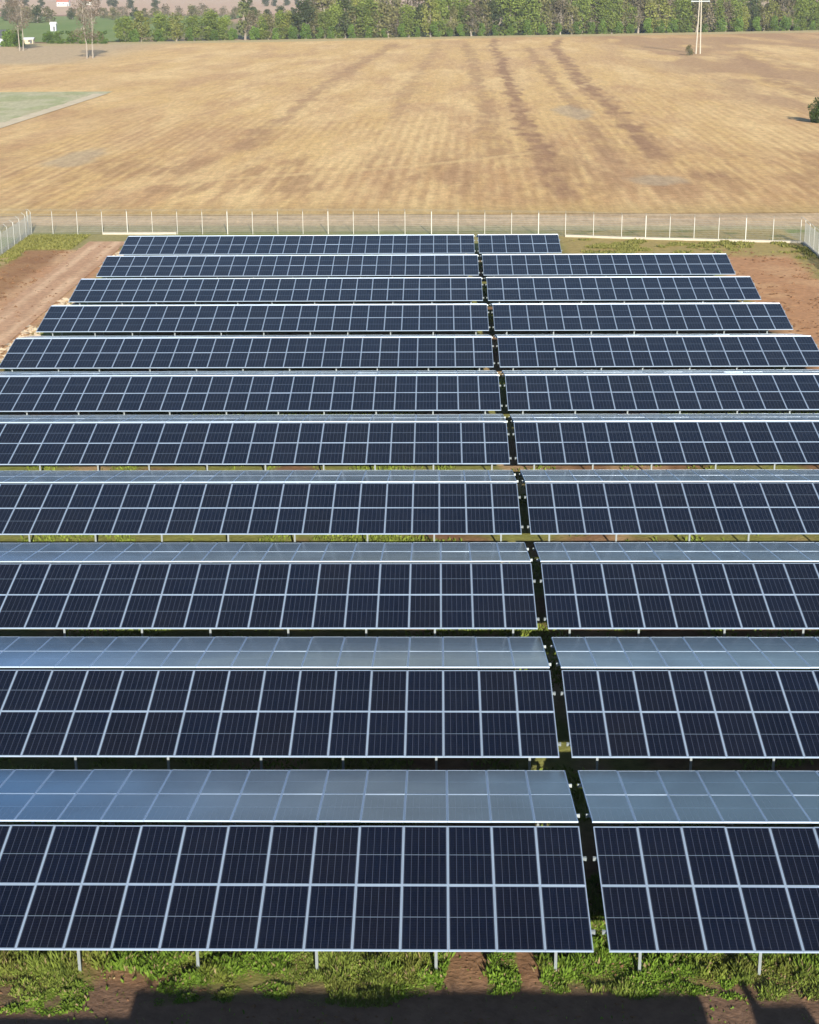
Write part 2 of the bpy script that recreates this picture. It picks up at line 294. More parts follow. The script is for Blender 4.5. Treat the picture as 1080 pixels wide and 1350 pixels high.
# the big stubble field behind the fence
lx = lambda x, y: pix(x, y)
def seg(X, Y, pts, wid, seed=1):             # 1 inside a wandering ragged band through pts
    out = np.zeros_like(X); rag = (noise(X, Y*.22, 1.3, seed+9, 3)-.5)*wid*1.5; yy = np.array([p[1] for p in pts[::-1]]); xx = np.array([p[0] for p in pts[::-1]])
    c = np.interp(Y, yy, xx) + (noise(X*0, Y, 60, seed)-.5)*wid*.9; ww = wid*(.55+.8*noise(X*0, Y, 45, seed+5))
    end = sstep(yy[0]-6, yy[0]+10, Y)*sstep(yy[-1]+20, yy[-1]-20, Y)
    return sstep(ww*1.15, ww*.25, np.abs(X-c)+rag)*end
def field_col(X, Y):
    c = np.empty(X.shape+(3,)); c[:] = TAN; az = .022
    u = X - az*Y
    c = mixc(c, TANL, sstep(.35, .7, noise(u, Y*.16, 7, 50)))
    # broad soft browner areas and long streaks in the drilling direction
    c = mixc(c, BRN, sstep(.46, .72, noise(u, Y*.14, 5, 51, 5)*.6+noise(u, Y*.5, 14, 52, 4)*.45)*.75)
    c = mixc(c, (.52, .315, .14), sstep(.45, .75, noise(u, Y*.10, 1.1, 53, 3))*.38)
    c = mixc(c, (.52, .33, .17), sstep(.42, .7, noise(X, Y*.32, 1.5, 77, 4))*.42)
    c = mixc(c, TANL, sstep(.5, .8, noise(u, Y*.12, .7, 54, 3))*.45)
    c = mixc(c, (.34, .18, .08), sstep(.25, .5, noise(u, Y*.5, 20, 59))*(.5+.5*np.sin(u*2*np.pi/1.55))*.32*sstep(420, 180, Y))
    rough_ = noise(X, Y*.4, 2.0, 58, 4)
    for pts, wd, st, sd in ((((18, 640), (15.5, 577), (11.3, 268), (9.8, 150), (9.6, 146)), 2.1, .95, 61), (((44, 640), (36.2, 560), (28.3, 305), (25.4, 186)), 2.3, .95, 62),
                        (((27, 560), (22, 300), (19.5, 180), (22, 155)), 1.8, .65, 66),
                        (((6.5, 600), (5.2, 300), (4.3, 190)), 2.2, .55, 63), (((-20, 600), (-23.5, 520), (-30, 333), (-32, 200)), 2.6, .55, 64),
                        (((90, 500), (82, 430), (70, 300)), 3.6, .7, 65), (((105, 640), (92, 440), (88, 300)), 2.6, .4, 67), (((-4, 620), (-10, 330), (-12, 250)), 2.2, .4, 68)):
        c = mixc(c, (.315, .185, .105), seg(X, Y, pts, wd*1.15, sd)*st*(.45+.55*sstep(.25, .6, rough_)))
    c = mixc(c, (.33, .19, .10), sstep(34, 12, np.abs(Y-178+14*noise(X, Y, 12, 69)))*sstep(.44, .66, noise(u, Y*.2, 4, 70, 4)*.6+noise(u, Y*.10, .8, 75, 2)*.4)*.6)
    c = mixc(c, (.30, .17, .095), sstep(3.6, 1, np.abs(X-29.5-.02*(Y-170)))*sstep(9, 2, np.abs(Y-170))*sstep(.35, .55, noise(u, Y*.1, .8, 76, 2))*.7)
    c = mixc(c, BRN, sstep(620, 670, Y+.1*X)*sstep(0, 20, X)*.6)
    c = mixc(c, (.38, .235, .135), sstep(45, 66, X)*sstep(.40, .60, noise(X, Y*.2, 12, 71, 5))*.75)
    c = mixc(c, BRN, sstep(-70, -110, X)*sstep(330, 360, Y)*sstep(430, 380, Y)*.45)
    # pale worn patches, a pale track across
    for (x, y), rx, ry in ((pix(755, 148), 3.6, 18), (pix(870, 237), 3.6, 6), (pix(100, 210), 4, 14)):
        c = mixc(c, (.42, .33, .22), sstep(1.1, .6, np.hypot((X-x)/rx, (Y-y)/ry)+.7*(noise(X, Y*.3, 2, 72)-.5))*.65)
    tp = [pix(100, 250), pix(170, 245), pix(540, 220), pix(700, 202)]; yl = np.interp(X, [q[0] for q in tp], [q[1] for q in tp])
    c = mixc(c, (.62, .43, .21), sstep(2.2, .7, np.abs(Y-yl))*sstep(tp[3][0]+3, tp[3][0]-3, X)*sstep(tp[0][0]-3, tp[0][0]+6, X)*.6)
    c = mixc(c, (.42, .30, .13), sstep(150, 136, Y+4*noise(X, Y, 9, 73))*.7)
    c = mixc(c, (.44, .34, .22), sstep(-95, -125, X+.0*Y)*sstep(440, 470, Y)*.8)
    v = Y-(662+.31*X); c = mixc(c, (.44, .36, .19), sstep(-22, -4, v+10*noise(X, Y, 30, 74)))
    return c
def in_field(X, Y): return (Y > 135.5) & (Y < 668+.31*X)
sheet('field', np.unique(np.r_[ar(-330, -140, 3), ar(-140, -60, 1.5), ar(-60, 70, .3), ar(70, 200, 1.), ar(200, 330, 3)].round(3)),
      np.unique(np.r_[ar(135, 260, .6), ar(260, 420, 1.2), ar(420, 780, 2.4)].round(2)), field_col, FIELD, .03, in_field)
def road_col(X, Y):
    c = np.empty(X.shape+(3,)); c[:] = (.50, .37, .225); c = mixc(c, (.41, .30, .185), sstep(.4, .7, noise(X*.3, Y, 1.4, 80))*.9)
    c = mixc(c, (.33, .30, .16), sstep(128.6, 127, Y+.5*noise(X, Y, 3, 81)+.03*X)*.8)
    c = mixc(c, (.56, .41, .27), sstep(.9, .3, np.abs(Y-(131.8)))*.6); return c
sheet('gravel_road', ar(-75, 60, .5), ar(123.5, 136, .25), road_col, FIELD, -.02, lambda X, Y: (Y > 124.0) & (Y < 136))
def track_col(X, Y):
    c = np.empty(X.shape+(3,)); c[:] = (.50, .31, .19); xc = -34.6
    for q in (-.85, .85): c = mixc(c, (.64, .44, .28), sstep(.50, .2, np.abs(X-xc-q-.06*(Y-95)*0))*.8)
    return mixc(c, (.42, .25, .15), sstep(.45, .75, noise(X, Y*.3, 1, 83))*.6)
sheet('dirt_track', ar(-36.6, -32.8, .15), ar(60, 118, .5), track_col, SOIL, .06, lambda X, Y: (np.abs(X+34.6) < 1.6+.4*noise(X, Y, 3, 84)))
def plot_mask(X, Y):
    (ax, ay), (bx, by) = pix(137, 124), pix(0, 168); t = (Y-by)/(ay-by); return (X < bx+(ax-bx)*t) & (Y > 200) & (Y < 333)
def plot_col(X, Y):
    c = np.empty(X.shape+(3,)); c[:] = (.46, .43, .27); c = mixc(c, (.46, .41, .25), sstep(.45, .7, noise(X, Y*.3, 3, 85)))
    return mixc(c, (.34, .36, .18), sstep(.4, .7, noise(X, Y*.5, 3, 86))*.8)
sheet('grass_plot', ar(-200, -74, 1), ar(200, 334, 2), plot_col, FIELD, .07, plot_mask)
(ax, ay), (bx, by) = pix(137, 124), pix(0, 168)
b = MB(); k = 24
for i in range(k):
    t0, t1 = i/k*1.25-.25, (i+1)/k*1.25-.25; p0 = (bx+(ax-bx)*t0, by+(ay-by)*t0); p1 = (bx+(ax-bx)*t1, by+(ay-by)*t1)
    w0, w1 = 1.6+.8*rnd.random(), 1.6+.8*rnd.random()
    b.quad((p0[0]-w0, p0[1], .11), (p0[0]+.8, p0[1], .11), (p1[0]+.8, p1[1], .11), (p1[0]-w1, p1[1], .11))
tag(b.build('footpath', mat('pale_path', (.56, .46, .30), 1, nscale=.25, namp=.2)), kind='structure')
def gcol(X, Y):
    c = np.empty(X.shape+(3,)); c[:] = (.14, .21, .055); return mixc(c, (.22, .26, .09), noise(X, Y, 40, 87))
sheet('green_field', ar(-420, -130, 10), ar(640, 1120, 10), gcol, FIELD, -.1, lambda X, Y: (Y > 668+.31*X+12))
sheet('pale_field', ar(-900, 300, 20), ar(1150, 2300, 30), lambda X, Y: mixc(np.zeros(X.shape+(3,))+np.array((.48, .31, .22)), (.52, .38, .25), noise(X*.3, Y, 90, 88)), FIELD, -.1)

# ------------------------------------------------------------ the solar array
def frame_mesh():
    b = MB(); t = .014; z0, z1 = -.040, .003; e = .007
    b.box(-e, PW+e, -e, t, z0, z1); b.box(-e, PW+e, PH-t, PH+e, z0, z1); b.box(-e, t, t, PH-t, z0, z1); b.box(PW-t, PW+e, t, PH-t, z0, z1)
    return b.mesh('frame', ALU)
def glass_mesh():
    b = MB(); b.box(.0135, PW-.0135, .0135, PH-.0135, -.006, 0); return b.mesh('solar_panel', CELLS)
FRAME, GLASS = frame_mesh(), glass_mesh()
b = MB(); b.box(-.036, .036, -.03, .03, 0, 1); POST = b.mesh('post', GALV)      # unit height, scaled
def purlin_mesh(x0, x1):
    b = MB(); b.box(x0, x1, -.03, .03, -.13, -.042); b.box(x0, x1, .03, .06, -.13, -.122)
    for e in (x0, x1):
        b.box(e-.03 if e == x1 else e-.01, e+.01 if e == x1 else e+.03, -.036, .036, -.136, -.038)
    return b.mesh('purlin', GALV)
def rafter_mesh():
    b = MB(); b.box(-.03, .03, .35, LSL-.35, -.25, -.143); return b.mesh('rafter', GALV)
RAFT = rafter_mesh(); PUR = {}
ORD = ['first', 'second', 'third', 'fourth', 'fifth', 'sixth', 'seventh', 'eighth', 'ninth', 'tenth', 'eleventh']
def table(row, side, back):
    """one tilted table: side -1 left of the seam, +1 right; back = the slope that falls away from the camera"""
    x0, y0, z0 = rowpos(row)
    full = 26 if side < 0 else (6 if row == 10 else 17)
    depth = 37 + row*10; vis = (540-(130*side))/FPX*depth/1.154   # columns the frame can hold on that side
    n = min(full, int(vis)+6)
    wid = n*(PW+GAPM)-GAPM; xa = x0 + (SEAM/2 if side > 0 else -SEAM/2-wid)
    loc = (xa, y0+HZ+RG, z0+DZ) if back else (xa, y0, z0)
    where = ('front row nearest the camera' if row == 0 else 'back row nearest the fence' if row == 10 else ORD[row]+' row from the front')
    lab = ('dark blue solar table facing the camera, %s of the seam, %s' if not back else 'pale reflecting solar table sloping away, %s of the seam, %s') % ('left' if side < 0 else 'right', where)
    t = empty('solar_table', loc, (0, 0, 0), lab, 'solar panels', 'solar tables of the array')
    rot = Matrix.Rotation(-TILT if back else TILT, 3, 'X')
    def put(me, name, p, par=t, jit=0.):
        o = D.objects.new(name, me); C.objects.link(o); o.parent = par
        if par is t:
            o.location = rot @ Vector(p); o.rotation_euler = ((-TILT if back else TILT)+rnd.gauss(0, jit), rnd.gauss(0, jit), 0)
        return o
    for j in range(2):
        for i in range(n):
            pn = put(GLASS, 'solar_panel', (i*(PW+GAPM), j*(PH+.03), 0), t, .0015)
            put(FRAME, 'frame', (0, 0, 0), pn)
    ys = (.16*LSL, .745*LSL)
    if n not in PUR: PUR[n] = purlin_mesh(-.10, wid+.10)
    for y in ys: put(PUR[n], 'purlin', (0, y, 0))
    xs = []; x = .72*(PW+GAPM)
    while x < wid-.3: xs.append(x); x += 2.92 if row == 0 else rnd.choice((2.84, 2.84, 2.84, 2.5, 3.1))
    if side < 0: xs = [wid-x for x in xs]
    for x in xs:
        put(RAFT, 'rafter', (x, 0, 0))
        for y in ys:
            top = rot @ Vector((x, y, -.13)); o = D.objects.new('post', POST); C.objects.link(o); o.parent = t
            h = loc[2]+top.z+.3; o.scale = (1, 1, h); o.location = (top.x, top.y, -loc[2]-.3)
    return t
for r_ in range(11):
    for s_ in (-1, 1):
        table(r_, s_, False)
        table(r_, s_, True)

# ------------------------------------------------------------ fences
FDIR = 'galvanised'
def fence(pts, label, sp=2.47, kerb=None, top=1.95):
    f = empty('fence', (pts[0][0], pts[0][1], 0), label=label, cat='fence'); O = Vector((pts[0][0], pts[0][1], 0))
    wire = MB(); pn = 0
    for (x0, y0), (x1, y1) in zip(pts[:-1], pts[1:]):
        a = Vector((x0, y0, 0))-O; d = Vector((x1-x0, y1-y0, 0)); L = d.length; d.normalize(); n = Vector((-d.y, d.x, 0))
        k = max(1, round(L/sp))
        for i in range(0 if pn == 0 else 1, k+1):
            q = a+d*(L*i/k); p = MB()
            if pn % 4 == 3: p.box(-.036, .036, -.036, .036, 0, top+.28)
            else: p.box(-.022, .022, -.022, .022, 0, top+.2)
            p.bar((0, 0, top+.2), (-n.x*.30, -n.y*.30, top+.48), .022, n=5); pn += 1
            p.build('post', FENCEM, f, q)
        for z in (.10, .70, 1.3, top-.02): wire.box(0, 0, 0, 0, 0, 0) if False else None
        def strip(p0, p1, t):
            wire.bar(p0, p1, t, n=3)
        m = int(L/.11)
        for i in range(m): q = a+d*(L*(i+.5)/m); strip((q.x, q.y, .06), (q.x, q.y, top), .0075)
        z = .08
        while z < top+.02: strip(tuple(a+Vector((0, 0, z))), tuple(a+d*L+Vector((0, 0, z))), .006 if z < top-.05 else .012); z += .2
        for zz, o in ((top+.30, .10), (top+.39, .2), (top+.47, .29)):
            strip(tuple(a-n*o+Vector((0, 0, zz))), tuple(a+d*L-n*o+Vector((0, 0, zz))), .006)
    wire.build('wire_mesh', FENCEM, f)
    if kerb:
        for (x0, y0), (x1, y1) in kerb:
            kb = MB()
            d = Vector((x1-x0, y1-y0, 0)).normalized(); n = Vector((-d.y, d.x, 0))*.16
            v = [Vector((x0, y0, 0))-O-n, Vector((x1, y1, 0))-O-n, Vector((x1, y1, 0))-O+n, Vector((x0, y0, 0))-O+n]
            u = [q+Vector((0, 0, .20)) for q in v]; v = [q-Vector((0, 0, .3)) for q in v]
            kb.quad(*[tuple(q) for q in u]); 
            for i in range(4): kb.quad(tuple(v[i]), tuple(v[(i+1) % 4]), tuple(u[(i+1) % 4]), tuple(u[i]))
            kb.build('concrete_base', CONC, f)
    return f
BL, BR = (-43.4, 123.3), (29.0, 115.6)
fence([(-52, 123.9), BL, (-36.1, 122.7), (-9.6, 122.2), (8, 120.1), (13.1, 118.7), (21.8, 117), BR], 'long pale wire fence with tall posts running behind the last panel row',
      kerb=[((-36.1, 122.75), (-29, 122.7)), ((8, 120.15), (13.1, 118.75)), ((13.1, 118.75), (21.8, 117.05)), ((21.8, 117.05), (29.2, 115.65))])
fence([(-43.0, 123.0), (-42.6, 108), (-41.9, 92), (-41.2, 60)], 'wire fence with pale posts along the left edge beside green verge')
fence([(29.3, 115.2), (28.9, 104), (28.2, 84), (27.5, 60)], 'wire fence with angled post tops along the right edge beside red soil', kerb=[((29.3, 115.2), (28.9, 104)), ((28.9, 104), (28.2, 84))])

# ------------------------------------------------------------ trees and bushes
def leaf_soup(cen, rad, dens, size, c0, c1, rs, squash=1.):
    """leaf sized quads in clumps: cen (n,3), rad (n,)"""
    V = []; Cc = []
    for (c, r) in zip(cen, rad):
        n = max(6, int(dens*r*r)); d = rs.normal(size=(n, 3)); d /= np.linalg.norm(d, axis=1)[:, None]
        p = c + d*(r*(.55+.5*rs.rand(n)))[:, None]*np.array([1, 1, squash])
        a = rs.normal(size=(n, 3)); a /= np.linalg.norm(a, axis=1)[:, None]; b_ = np.cross(a, rs.normal(size=(n, 3))); b_ /= np.linalg.norm(b_, axis=1)[:, None]
        s = (size*(.5+rs.rand(n)))[:, None]; q = np.stack([p-a*s-b_*s*.5, p+a*s*.3-b_*s*.7, p+a*s+b_*s*.4, p-a*s*.2+b_*s*.6], 1)
        V.append(q.reshape(-1, 3)); tone = rs.rand(); k = np.clip(tone*.7+rs.rand(n)*.4, 0, 1)[:, None]
        Cc.append(np.repeat(np.array(c0)*(1-k)+np.array(c1)*k, 4, axis=0))
    return np.concatenate(V), np.concatenate(Cc)
def limbs(b, base, top, r, cen, rs, n=7, twigs=0):
    base = Vector(base); top = Vector(top); p = base
    for i in range(4):
        q = base.lerp(top, (i+1)/4)+Vector((rs.randn()*.15, rs.randn()*.15, 0)); b.bar(p, q, r*(1-.2*i), r*(1-.2*(i+1))); p = q
    for i in range(min(n, len(cen))):
        c = Vector(cen[i % len(cen)]); s = base.lerp(top, .35+.6*rs.rand()); mid = s.lerp(c, .5)+Vector((0, 0, -.3))
        b.bar(s, mid, r*.3, r*.18, 5); b.bar(mid, c, r*.18, r*.06, 5)
        for k in range(twigs):
            e = c+Vector(rs.normal(size=3))*1.5+Vector((0, 0, .9)); b.bar(mid.lerp(c, rs.rand()), e, r*.12, r*.03, 4)
def tree_kind(kind, seed):
    rs = np.random.RandomState(seed); b = MB(); H = 10.
    if kind == 'bushy': nc, w_, lo, cols, dn, sz = 26, 3.6, .08, ((.055, .085, .016), (.185, .235, .045)), 60, .22
    elif kind == 'yellow': nc, w_, lo, cols, dn, sz = 24, 3.3, .1, ((.11, .13, .025), (.25, .265, .065)), 55, .22
    elif kind == 'olive': nc, w_, lo, cols, dn, sz = 24, 3.3, .1, ((.08, .085, .030), (.19, .18, .07)), 30, .27
    elif kind == 'bare': nc, w_, lo, cols, dn, sz = 26, 3.2, .2, ((.09, .08, .045), (.19, .16, .10)), 30, .20
    elif kind == 'dark': nc, w_, lo, cols, dn, sz = 26, 3.0, .08, ((.025, .042, .014), (.075, .095, .03)), 60, .22
    elif kind == 'poplar': nc, w_, lo, cols, dn, sz = 24, 1.6, .1, ((.07, .085, .03), (.13, .15, .05)), 50, .28
    elif kind == 'thicket': nc, w_, lo, cols, dn, sz = 26, 4.2, .03, ((.018, .034, .008), (.055, .085, .018)), 70, .24
    else: nc, w_, lo, cols, dn, sz = 16, 4.2, .05, ((.05, .10, .015), (.13, .20, .035)), 40, .40       # shrub
    t = np.linspace(0, 1, nc); zz = H*(lo+(.92-lo)*t); prof = np.sqrt(np.clip(1-((t-.42)/.68)**2, .08, 1)); th = rs.rand(nc)*6.28; rr = rs.rand(nc)**.5*w_*prof*.72
    cen = np.stack([rr*np.cos(th), rr*np.sin(th), zz+rs.randn(nc)*.4], -1); rad = (.32+.25*rs.rand(nc))*w_*(.55+.45*prof)
    limbs(b, (0, 0, -.3), (0, 0, H*.75), .28, cen, rs, 10, 5 if kind in ('bare', 'olive') else 1)
    V, K = leaf_soup(cen, rad, dn, sz, *cols, rs)
    return b.mesh('trunk', PALEBARK if kind in ('bare', 'olive') else BARK), soup('crown', V, 4, LEAF, K)
KINDS = {k: [tree_kind(k, 100+7*i+j) for j in range(2)] for i, k in enumerate(('bushy', 'yellow', 'olive', 'bare', 'dark', 'poplar', 'shrub', 'thicket'))}
placed = []
def tree(kind, x, y, h, wd=1., name=None, note=None, zb=0.):
    tk, cr = KINDS[kind][rnd.randrange(2)]; nm = name or ('shrub' if kind == 'shrub' else 'bare_tree' if kind == 'bare' else 'poplar_tree' if kind == 'poplar' else 'tree')
    o = empty(nm, (x, y, zb), (0, 0, rnd.random()*6.28)); s = h/10.; o.scale = (s*wd, s*wd, s); link(tk, 'trunk', o); link(cr, 'crown', o)
    if note: tag(o, note[0], note[1])
    else: placed.append((o, kind, x, y))
    return o
def tl(px): x = -143.7+(px-100)/980*305.7; return x, 668+.31*x+4       # the treeline, by photo column
mixk = ['bushy', 'bushy', 'olive', 'bare', 'yellow', 'dark', 'olive', 'bushy', 'bare']
px = 150
while px < 292:
    x, y = tl(px); tree(rnd.choice(['bushy', 'bushy', 'yellow', 'bushy']), x, y+rnd.uniform(0, 4), rnd.uniform(9, 11.5), 1.25); px += rnd.uniform(17, 23)
for px in (165, 195, 232, 262, 285, 312, 338, 360): x, y = tl(px); tree('shrub', x, y-3, rnd.uniform(4, 5.5), 1.)
for px, k in ((305, 'bare'), (326, 'olive'), (345, 'bushy'), (362, 'olive'), (318, 'bushy'), (352, 'yellow')): x, y = tl(px); tree(k, x, y+6, rnd.uniform(9, 11), 1.1)
x, y = tl(296); tree('poplar', x, y+8, 19, 1.0); tree('dark', x+1.5, y+12, 15, .7)
px = 372
while px < 1110:
    x, y = tl(px); tree(rnd.choice(mixk), x, y+rnd.uniform(0, 4), rnd.uniform(9.5, 17.5), rnd.uniform(.85, 1.25)); px += rnd.uniform(11, 16)
px = 380
while px < 1110:
    x, y = tl(px); tree(rnd.choice(['olive', 'bare', 'bushy', 'dark', 'yellow']), x, y+rnd.uniform(9, 15), rnd.uniform(15, 20), rnd.uniform(.8, 1.0)); px += rnd.uniform(15, 20)
px = 376
while px < 1105:
    x, y = tl(px); tree('shrub', x, y-rnd.uniform(1, 4), rnd.uniform(3.5, 6.5), 1.); px += rnd.uniform(15, 28)
# left background hedges, nearer and farther
for px in (8, 20, 62, 76, 90, 104, 118, 133): x, y = pix(px, 58 if px > 50 else 62); tree('shrub', x, y+4, 4.6 if px > 50 else 6, 1.3)
for px, py in ((10, 27), (22, 28), (36, 30), (50, 30), (66, 29)): x, y = pix(px, py); tree('dark' if px % 3 else 'olive', x, y, rnd.uniform(8, 11), 1.6)
px = 95
while px < 420:
    x, y = pix(px, 22+rnd.random()*5); tree(rnd.choice(['bare', 'olive', 'olive', 'dark']), x, y, rnd.uniform(6, 9), 1.7); px += rnd.uniform(12, 18)
for px, py in ((12, 8), (34, 8), (55, 9), (112, 9), (146, 8), (152, 10), (172, 11), (205, 12), (350, 8), (362, 8), (378, 7), (392, 6), (405, 6), (1062, 8)): x, y = pix(px, py); tree('dark', x, y, rnd.uniform(6, 9), 1.7)
# lone trees in the field
def lone(px, py, h, wd, note, trunks, seed):
    x, y = pix(px, py); rs = np.random.RandomState(seed); o = empty('bare_tree', (x, y, 0)); tag(o, note, 'tree')
    nc = 34; th = rs.rand(nc)*6.28; t = rs.rand(nc); zz = h*(.30+.62*t); rr = rs.rand(nc)**.5*wd*np.sqrt(np.clip(1-((t-.45)/.7)**2, .1, 1))
    cen = np.stack([rr*np.cos(th), rr*np.sin(th)*.9, zz], -1); b = MB()
    for i, (tx, ty) in enumerate(trunks): limbs(b, (tx, ty, -.3), (tx*1.5, ty*1.5, h*.8), .22, cen[i::len(trunks)], rs, 14, 6)
    b.build('trunk', PALEBARK, o); V, K = leaf_soup(cen, .24*wd+.18*wd*rs.rand(nc), 34, .17, (.10, .08, .055), (.19, .15, .10), rs)
    link(soup('crown', V, 4, LEAF, K), 'crown', o)
lone(119, 77, 21, 5.4, 'tall bare brown tree with two pale trunks at the far left of the field', ((-1.0, 0), (.8, .4)), 5)
lone(28, 67, 21, 5.2, 'thin bare brown tree nearest the left edge of the photo in the field', ((-.5, 0), (.6, .3)), 6)
x, y = pix(1079, 162); o = tree('thicket', x, y, 3.9, 1.15, name='bush', note=('round dark green bush alone in the field at the right edge', 'bush'))
x, y = pix(909, 73); o = tree('olive', x, y, 3.0, 1.5, name='bush', note=('small brownish bush at the foot of the tall pylon', 'bush'))
WORDS = {'bushy': 'leafy mid green tree', 'yellow': 'yellow green spring tree', 'olive': 'thin olive grey tree', 'bare': 'brown bare tree', 'dark': 'dark green tree', 'poplar': 'tall narrow grey green tree', 'shrub': 'low bright green shrub'}
def nth(i):
    ones = ['', 'first', 'second', 'third', 'fourth', 'fifth', 'sixth', 'seventh', 'eighth', 'ninth', 'tenth', 'eleventh', 'twelfth', 'thirteenth', 'fourteenth', 'fifteenth', 'sixteenth', 'seventeenth', 'eighteenth', 'nineteenth']
    tens = {20: ('twentieth', 'twenty'), 30: ('thirtieth', 'thirty'), 40: ('fortieth', 'forty'), 50: ('fiftieth', 'fifty')}
    return ones[i] if i < 20 else (tens[i][0] if i % 10 == 0 else tens[i//10*10][1]+'-'+ones[i % 10])
byk = {}
for t_ in placed:
    y = t_[3]; zone = 'far' if y > 1000 else 'beyond' if y > 740+.31*t_[2] else 'line'; byk.setdefault((t_[1], zone), []).append(t_)
for (k, zone), ls in byk.items():
    ls.sort(key=lambda q: (q[2]-CAM.x)/(q[3]-CAM.y))
    for i, q in enumerate(ls):
        place = {'far': 'on the far plain', 'beyond': 'in the hedge beyond the treeline', 'line': 'in the treeline behind the field'}[zone]
        tag(q[0], '%s %s, %s from the left' % (WORDS[k], place, nth(i+1)), 'shrub' if k == 'shrub' else 'tree', WORDS[k]+'s '+place)

# ------------------------------------------------------------ pylon, poles, far buildings
(ax, ay), (bx, by) = pix(917.7, 71), pix(923.4, 71)
py = empty('pylon', ((ax+bx)/2, ay, 0), label='tall pale pylon with two leaning legs standing in the field', cat='pylon'); hw = (bx-ax)/2
TOPH = 21.
for s in (-1, 1):
    b = MB(); b.bar((s*hw, 0, -.3), (s*.16, 0, TOPH), .22, .15, 8); b.build('leg', CONC, py)
b = MB(); b.box(-2.9, 2.9, -.12, .12, 15.55, 15.85); b.bar((-2.8, 0, 15.85), (0, 0, 17.6), .06); b.bar((2.8, 0, 15.85), (0, 0, 17.6), .06); cr_ = b.build('crossarm', GALV, py)
for x in (-2.7, 0, 2.7):
    b = MB()
    for i in range(4): b.bar((x, .25, 15.3-.16*i), (x, .25, 15.4-.16*i), .14, .10, 8)
    b.bar((x, .25, 14.7), (x, .25, 15.6), .03); b.build('insulator', DARKG, cr_)
for px, pyy, h, nt_ in ((815, 22, 16, 'slim white pole rising behind the treeline, left of the thicker one'), (851, 20, 20, 'thick white pole rising behind the treeline left of the pylon')):
    x, y = pix(px, pyy); x = x*.72+CAM.x*.28; y = y*.72+CAM.y*.28
    o = empty('utility_pole', (x, y, 0), label=nt_, cat='pole')
    b = MB(); b.bar((0, 0, -.3), (0, 0, h), .42 if h > 17 else .3, .25, 8); b.build('shaft', WALLW, o)
    b = MB(); b.box(-.9, .9, -.08, .08, h-.6, h-.42); b.build('crossarm', GALV, o)
def house(name, x, y, w_, d_, h, rh, wall, roof, label, cat, rot=0.):
    o = empty(name, (x, y, 0), (0, 0, rot), label, cat)
    b = MB(); b.box(-w_/2, w_/2, -d_/2, d_/2, -.4, h)
    n = len(b.v); b.v += [(-w_/2, -d_/2, h), (-w_/2, d_/2, h), (-w_/2, 0, h+rh), (w_/2, -d_/2, h), (w_/2, d_/2, h), (w_/2, 0, h+rh)]; b.f += [(n, n+2, n+1), (n+3, n+4, n+5)]; b.m += [0, 0]
    b.build('wall', wall, o); b = MB(); e = .35; t = .15
    for s in (-1, 1):
        y1 = s*(d_/2+e); z1 = h-rh*e/(d_/2); a = [(-w_/2-e, y1, z1+.02), (w_/2+e, y1, z1+.02), (w_/2+e, 0, h+rh+.02), (-w_/2-e, 0, h+rh+.02)]
        c = [(p[0], p[1], p[2]+t) for p in a]; b.quad(*a); b.quad(*c)
        for i in range(4): b.quad(a[i], a[(i+1) % 4], c[(i+1) % 4], c[i])
    b.build('roof', roof, o)
    for i in range(max(1, int(w_//4))):
        b = MB(); xc = -w_/2+2+4*i
        if xc > w_/2-.8: continue
        b.box(xc-.5, xc+.5, -d_/2-.03, -d_/2+.05, h*.38, h*.75); b.build('window', DARKG, o)
    b = MB(); b.box(w_/2-1.3, w_/2-.4, -d_/2-.04, -d_/2+.05, 0, min(2.1, h*.8)); b.build('door', ROOFD, o)
    return o
x, y = pix(84, 8); house('house', x, y, 11, 8, 4, 3, WALLW, ROOFR, 'white house with red roof on the far plain, left one', 'house')
x, y = pix(95, 7); house('house', x+8, y+30, 9, 7, 4, 3, WALLW, ROOFR, 'small white house with red roof on the far plain, right one', 'house', .3)
x, y = pix(71, 40.5); house('hut', x, y, 2.6, 2.4, 3.2, .8, WALLG, WALLW, 'small bright white hut standing in the green field', 'hut')
x, y = pix(-6, 61); house('shed', x, y, 9, 6, 3.2, 2.6, WALLG, ROOFD, 'grey shed with dark roof at the left edge behind the field', 'shed')
x, y = pix(39, 57); house('hut', x, y, 3.4, 2.4, 1.6, .5, STONE, WALLG, 'low beige hut beside the hedge right of the grey shed', 'hut')
x, y = pix(832, 19); house('barn', x*.8+CAM.x*.2, y*.8+CAM.y*.2, 11, 8, 4, 3, WALLG, ROOFT, 'long barn with teal roof showing through gap in the treeline', 'barn')

# unseen building and annex, added and sized to shade the foreground
eb = empty('foreground_shade_caster', (-2.15, -15.4, 0), label='flat roofed grey building added out of view to cast the foreground shade', cat='building')
b = MB(); b.box(-6.55, 6.55, -2.3, 2.3, -.2, 4.0); b.box(-16, -6.553, -2.3, 2.2, -.2, 3.72); b.build('wall', WALLG, eb)
b = MB(); b.box(-6.75, 6.75, -2.5, 2.5, 4.003, 4.2); b.build('roof', ROOFD, eb)
b = MB(); b.box(-16.2, -6.76, -2.5, 2.4, 3.723, 3.89); b.build('roof', ROOFD, eb)
for x in (-4, 0, 4):
    b = MB(); b.box(x-.6, x+.6, 2.3, 2.36, 1.2, 2.4); b.build('window', DARKG, eb)
b = MB(); b.box(4.8, 5.9, 2.3, 2.37, 0, 2.1); b.build('door', ROOFD, eb)
b = MB(); b.box(7.85, 9.15, .9, 2.5, 0, 4.05); b.build('shade_caster_block', WALLG, eb)  # added block, shapes the right end of the shade
b = MB(); b.bar((7.98, 2.4, 0), (7.98, 2.4, 4.42), .10, n=10); b.build('shade_caster_pole', GALV, eb)  # added upright, casts the thin shadow beside that block

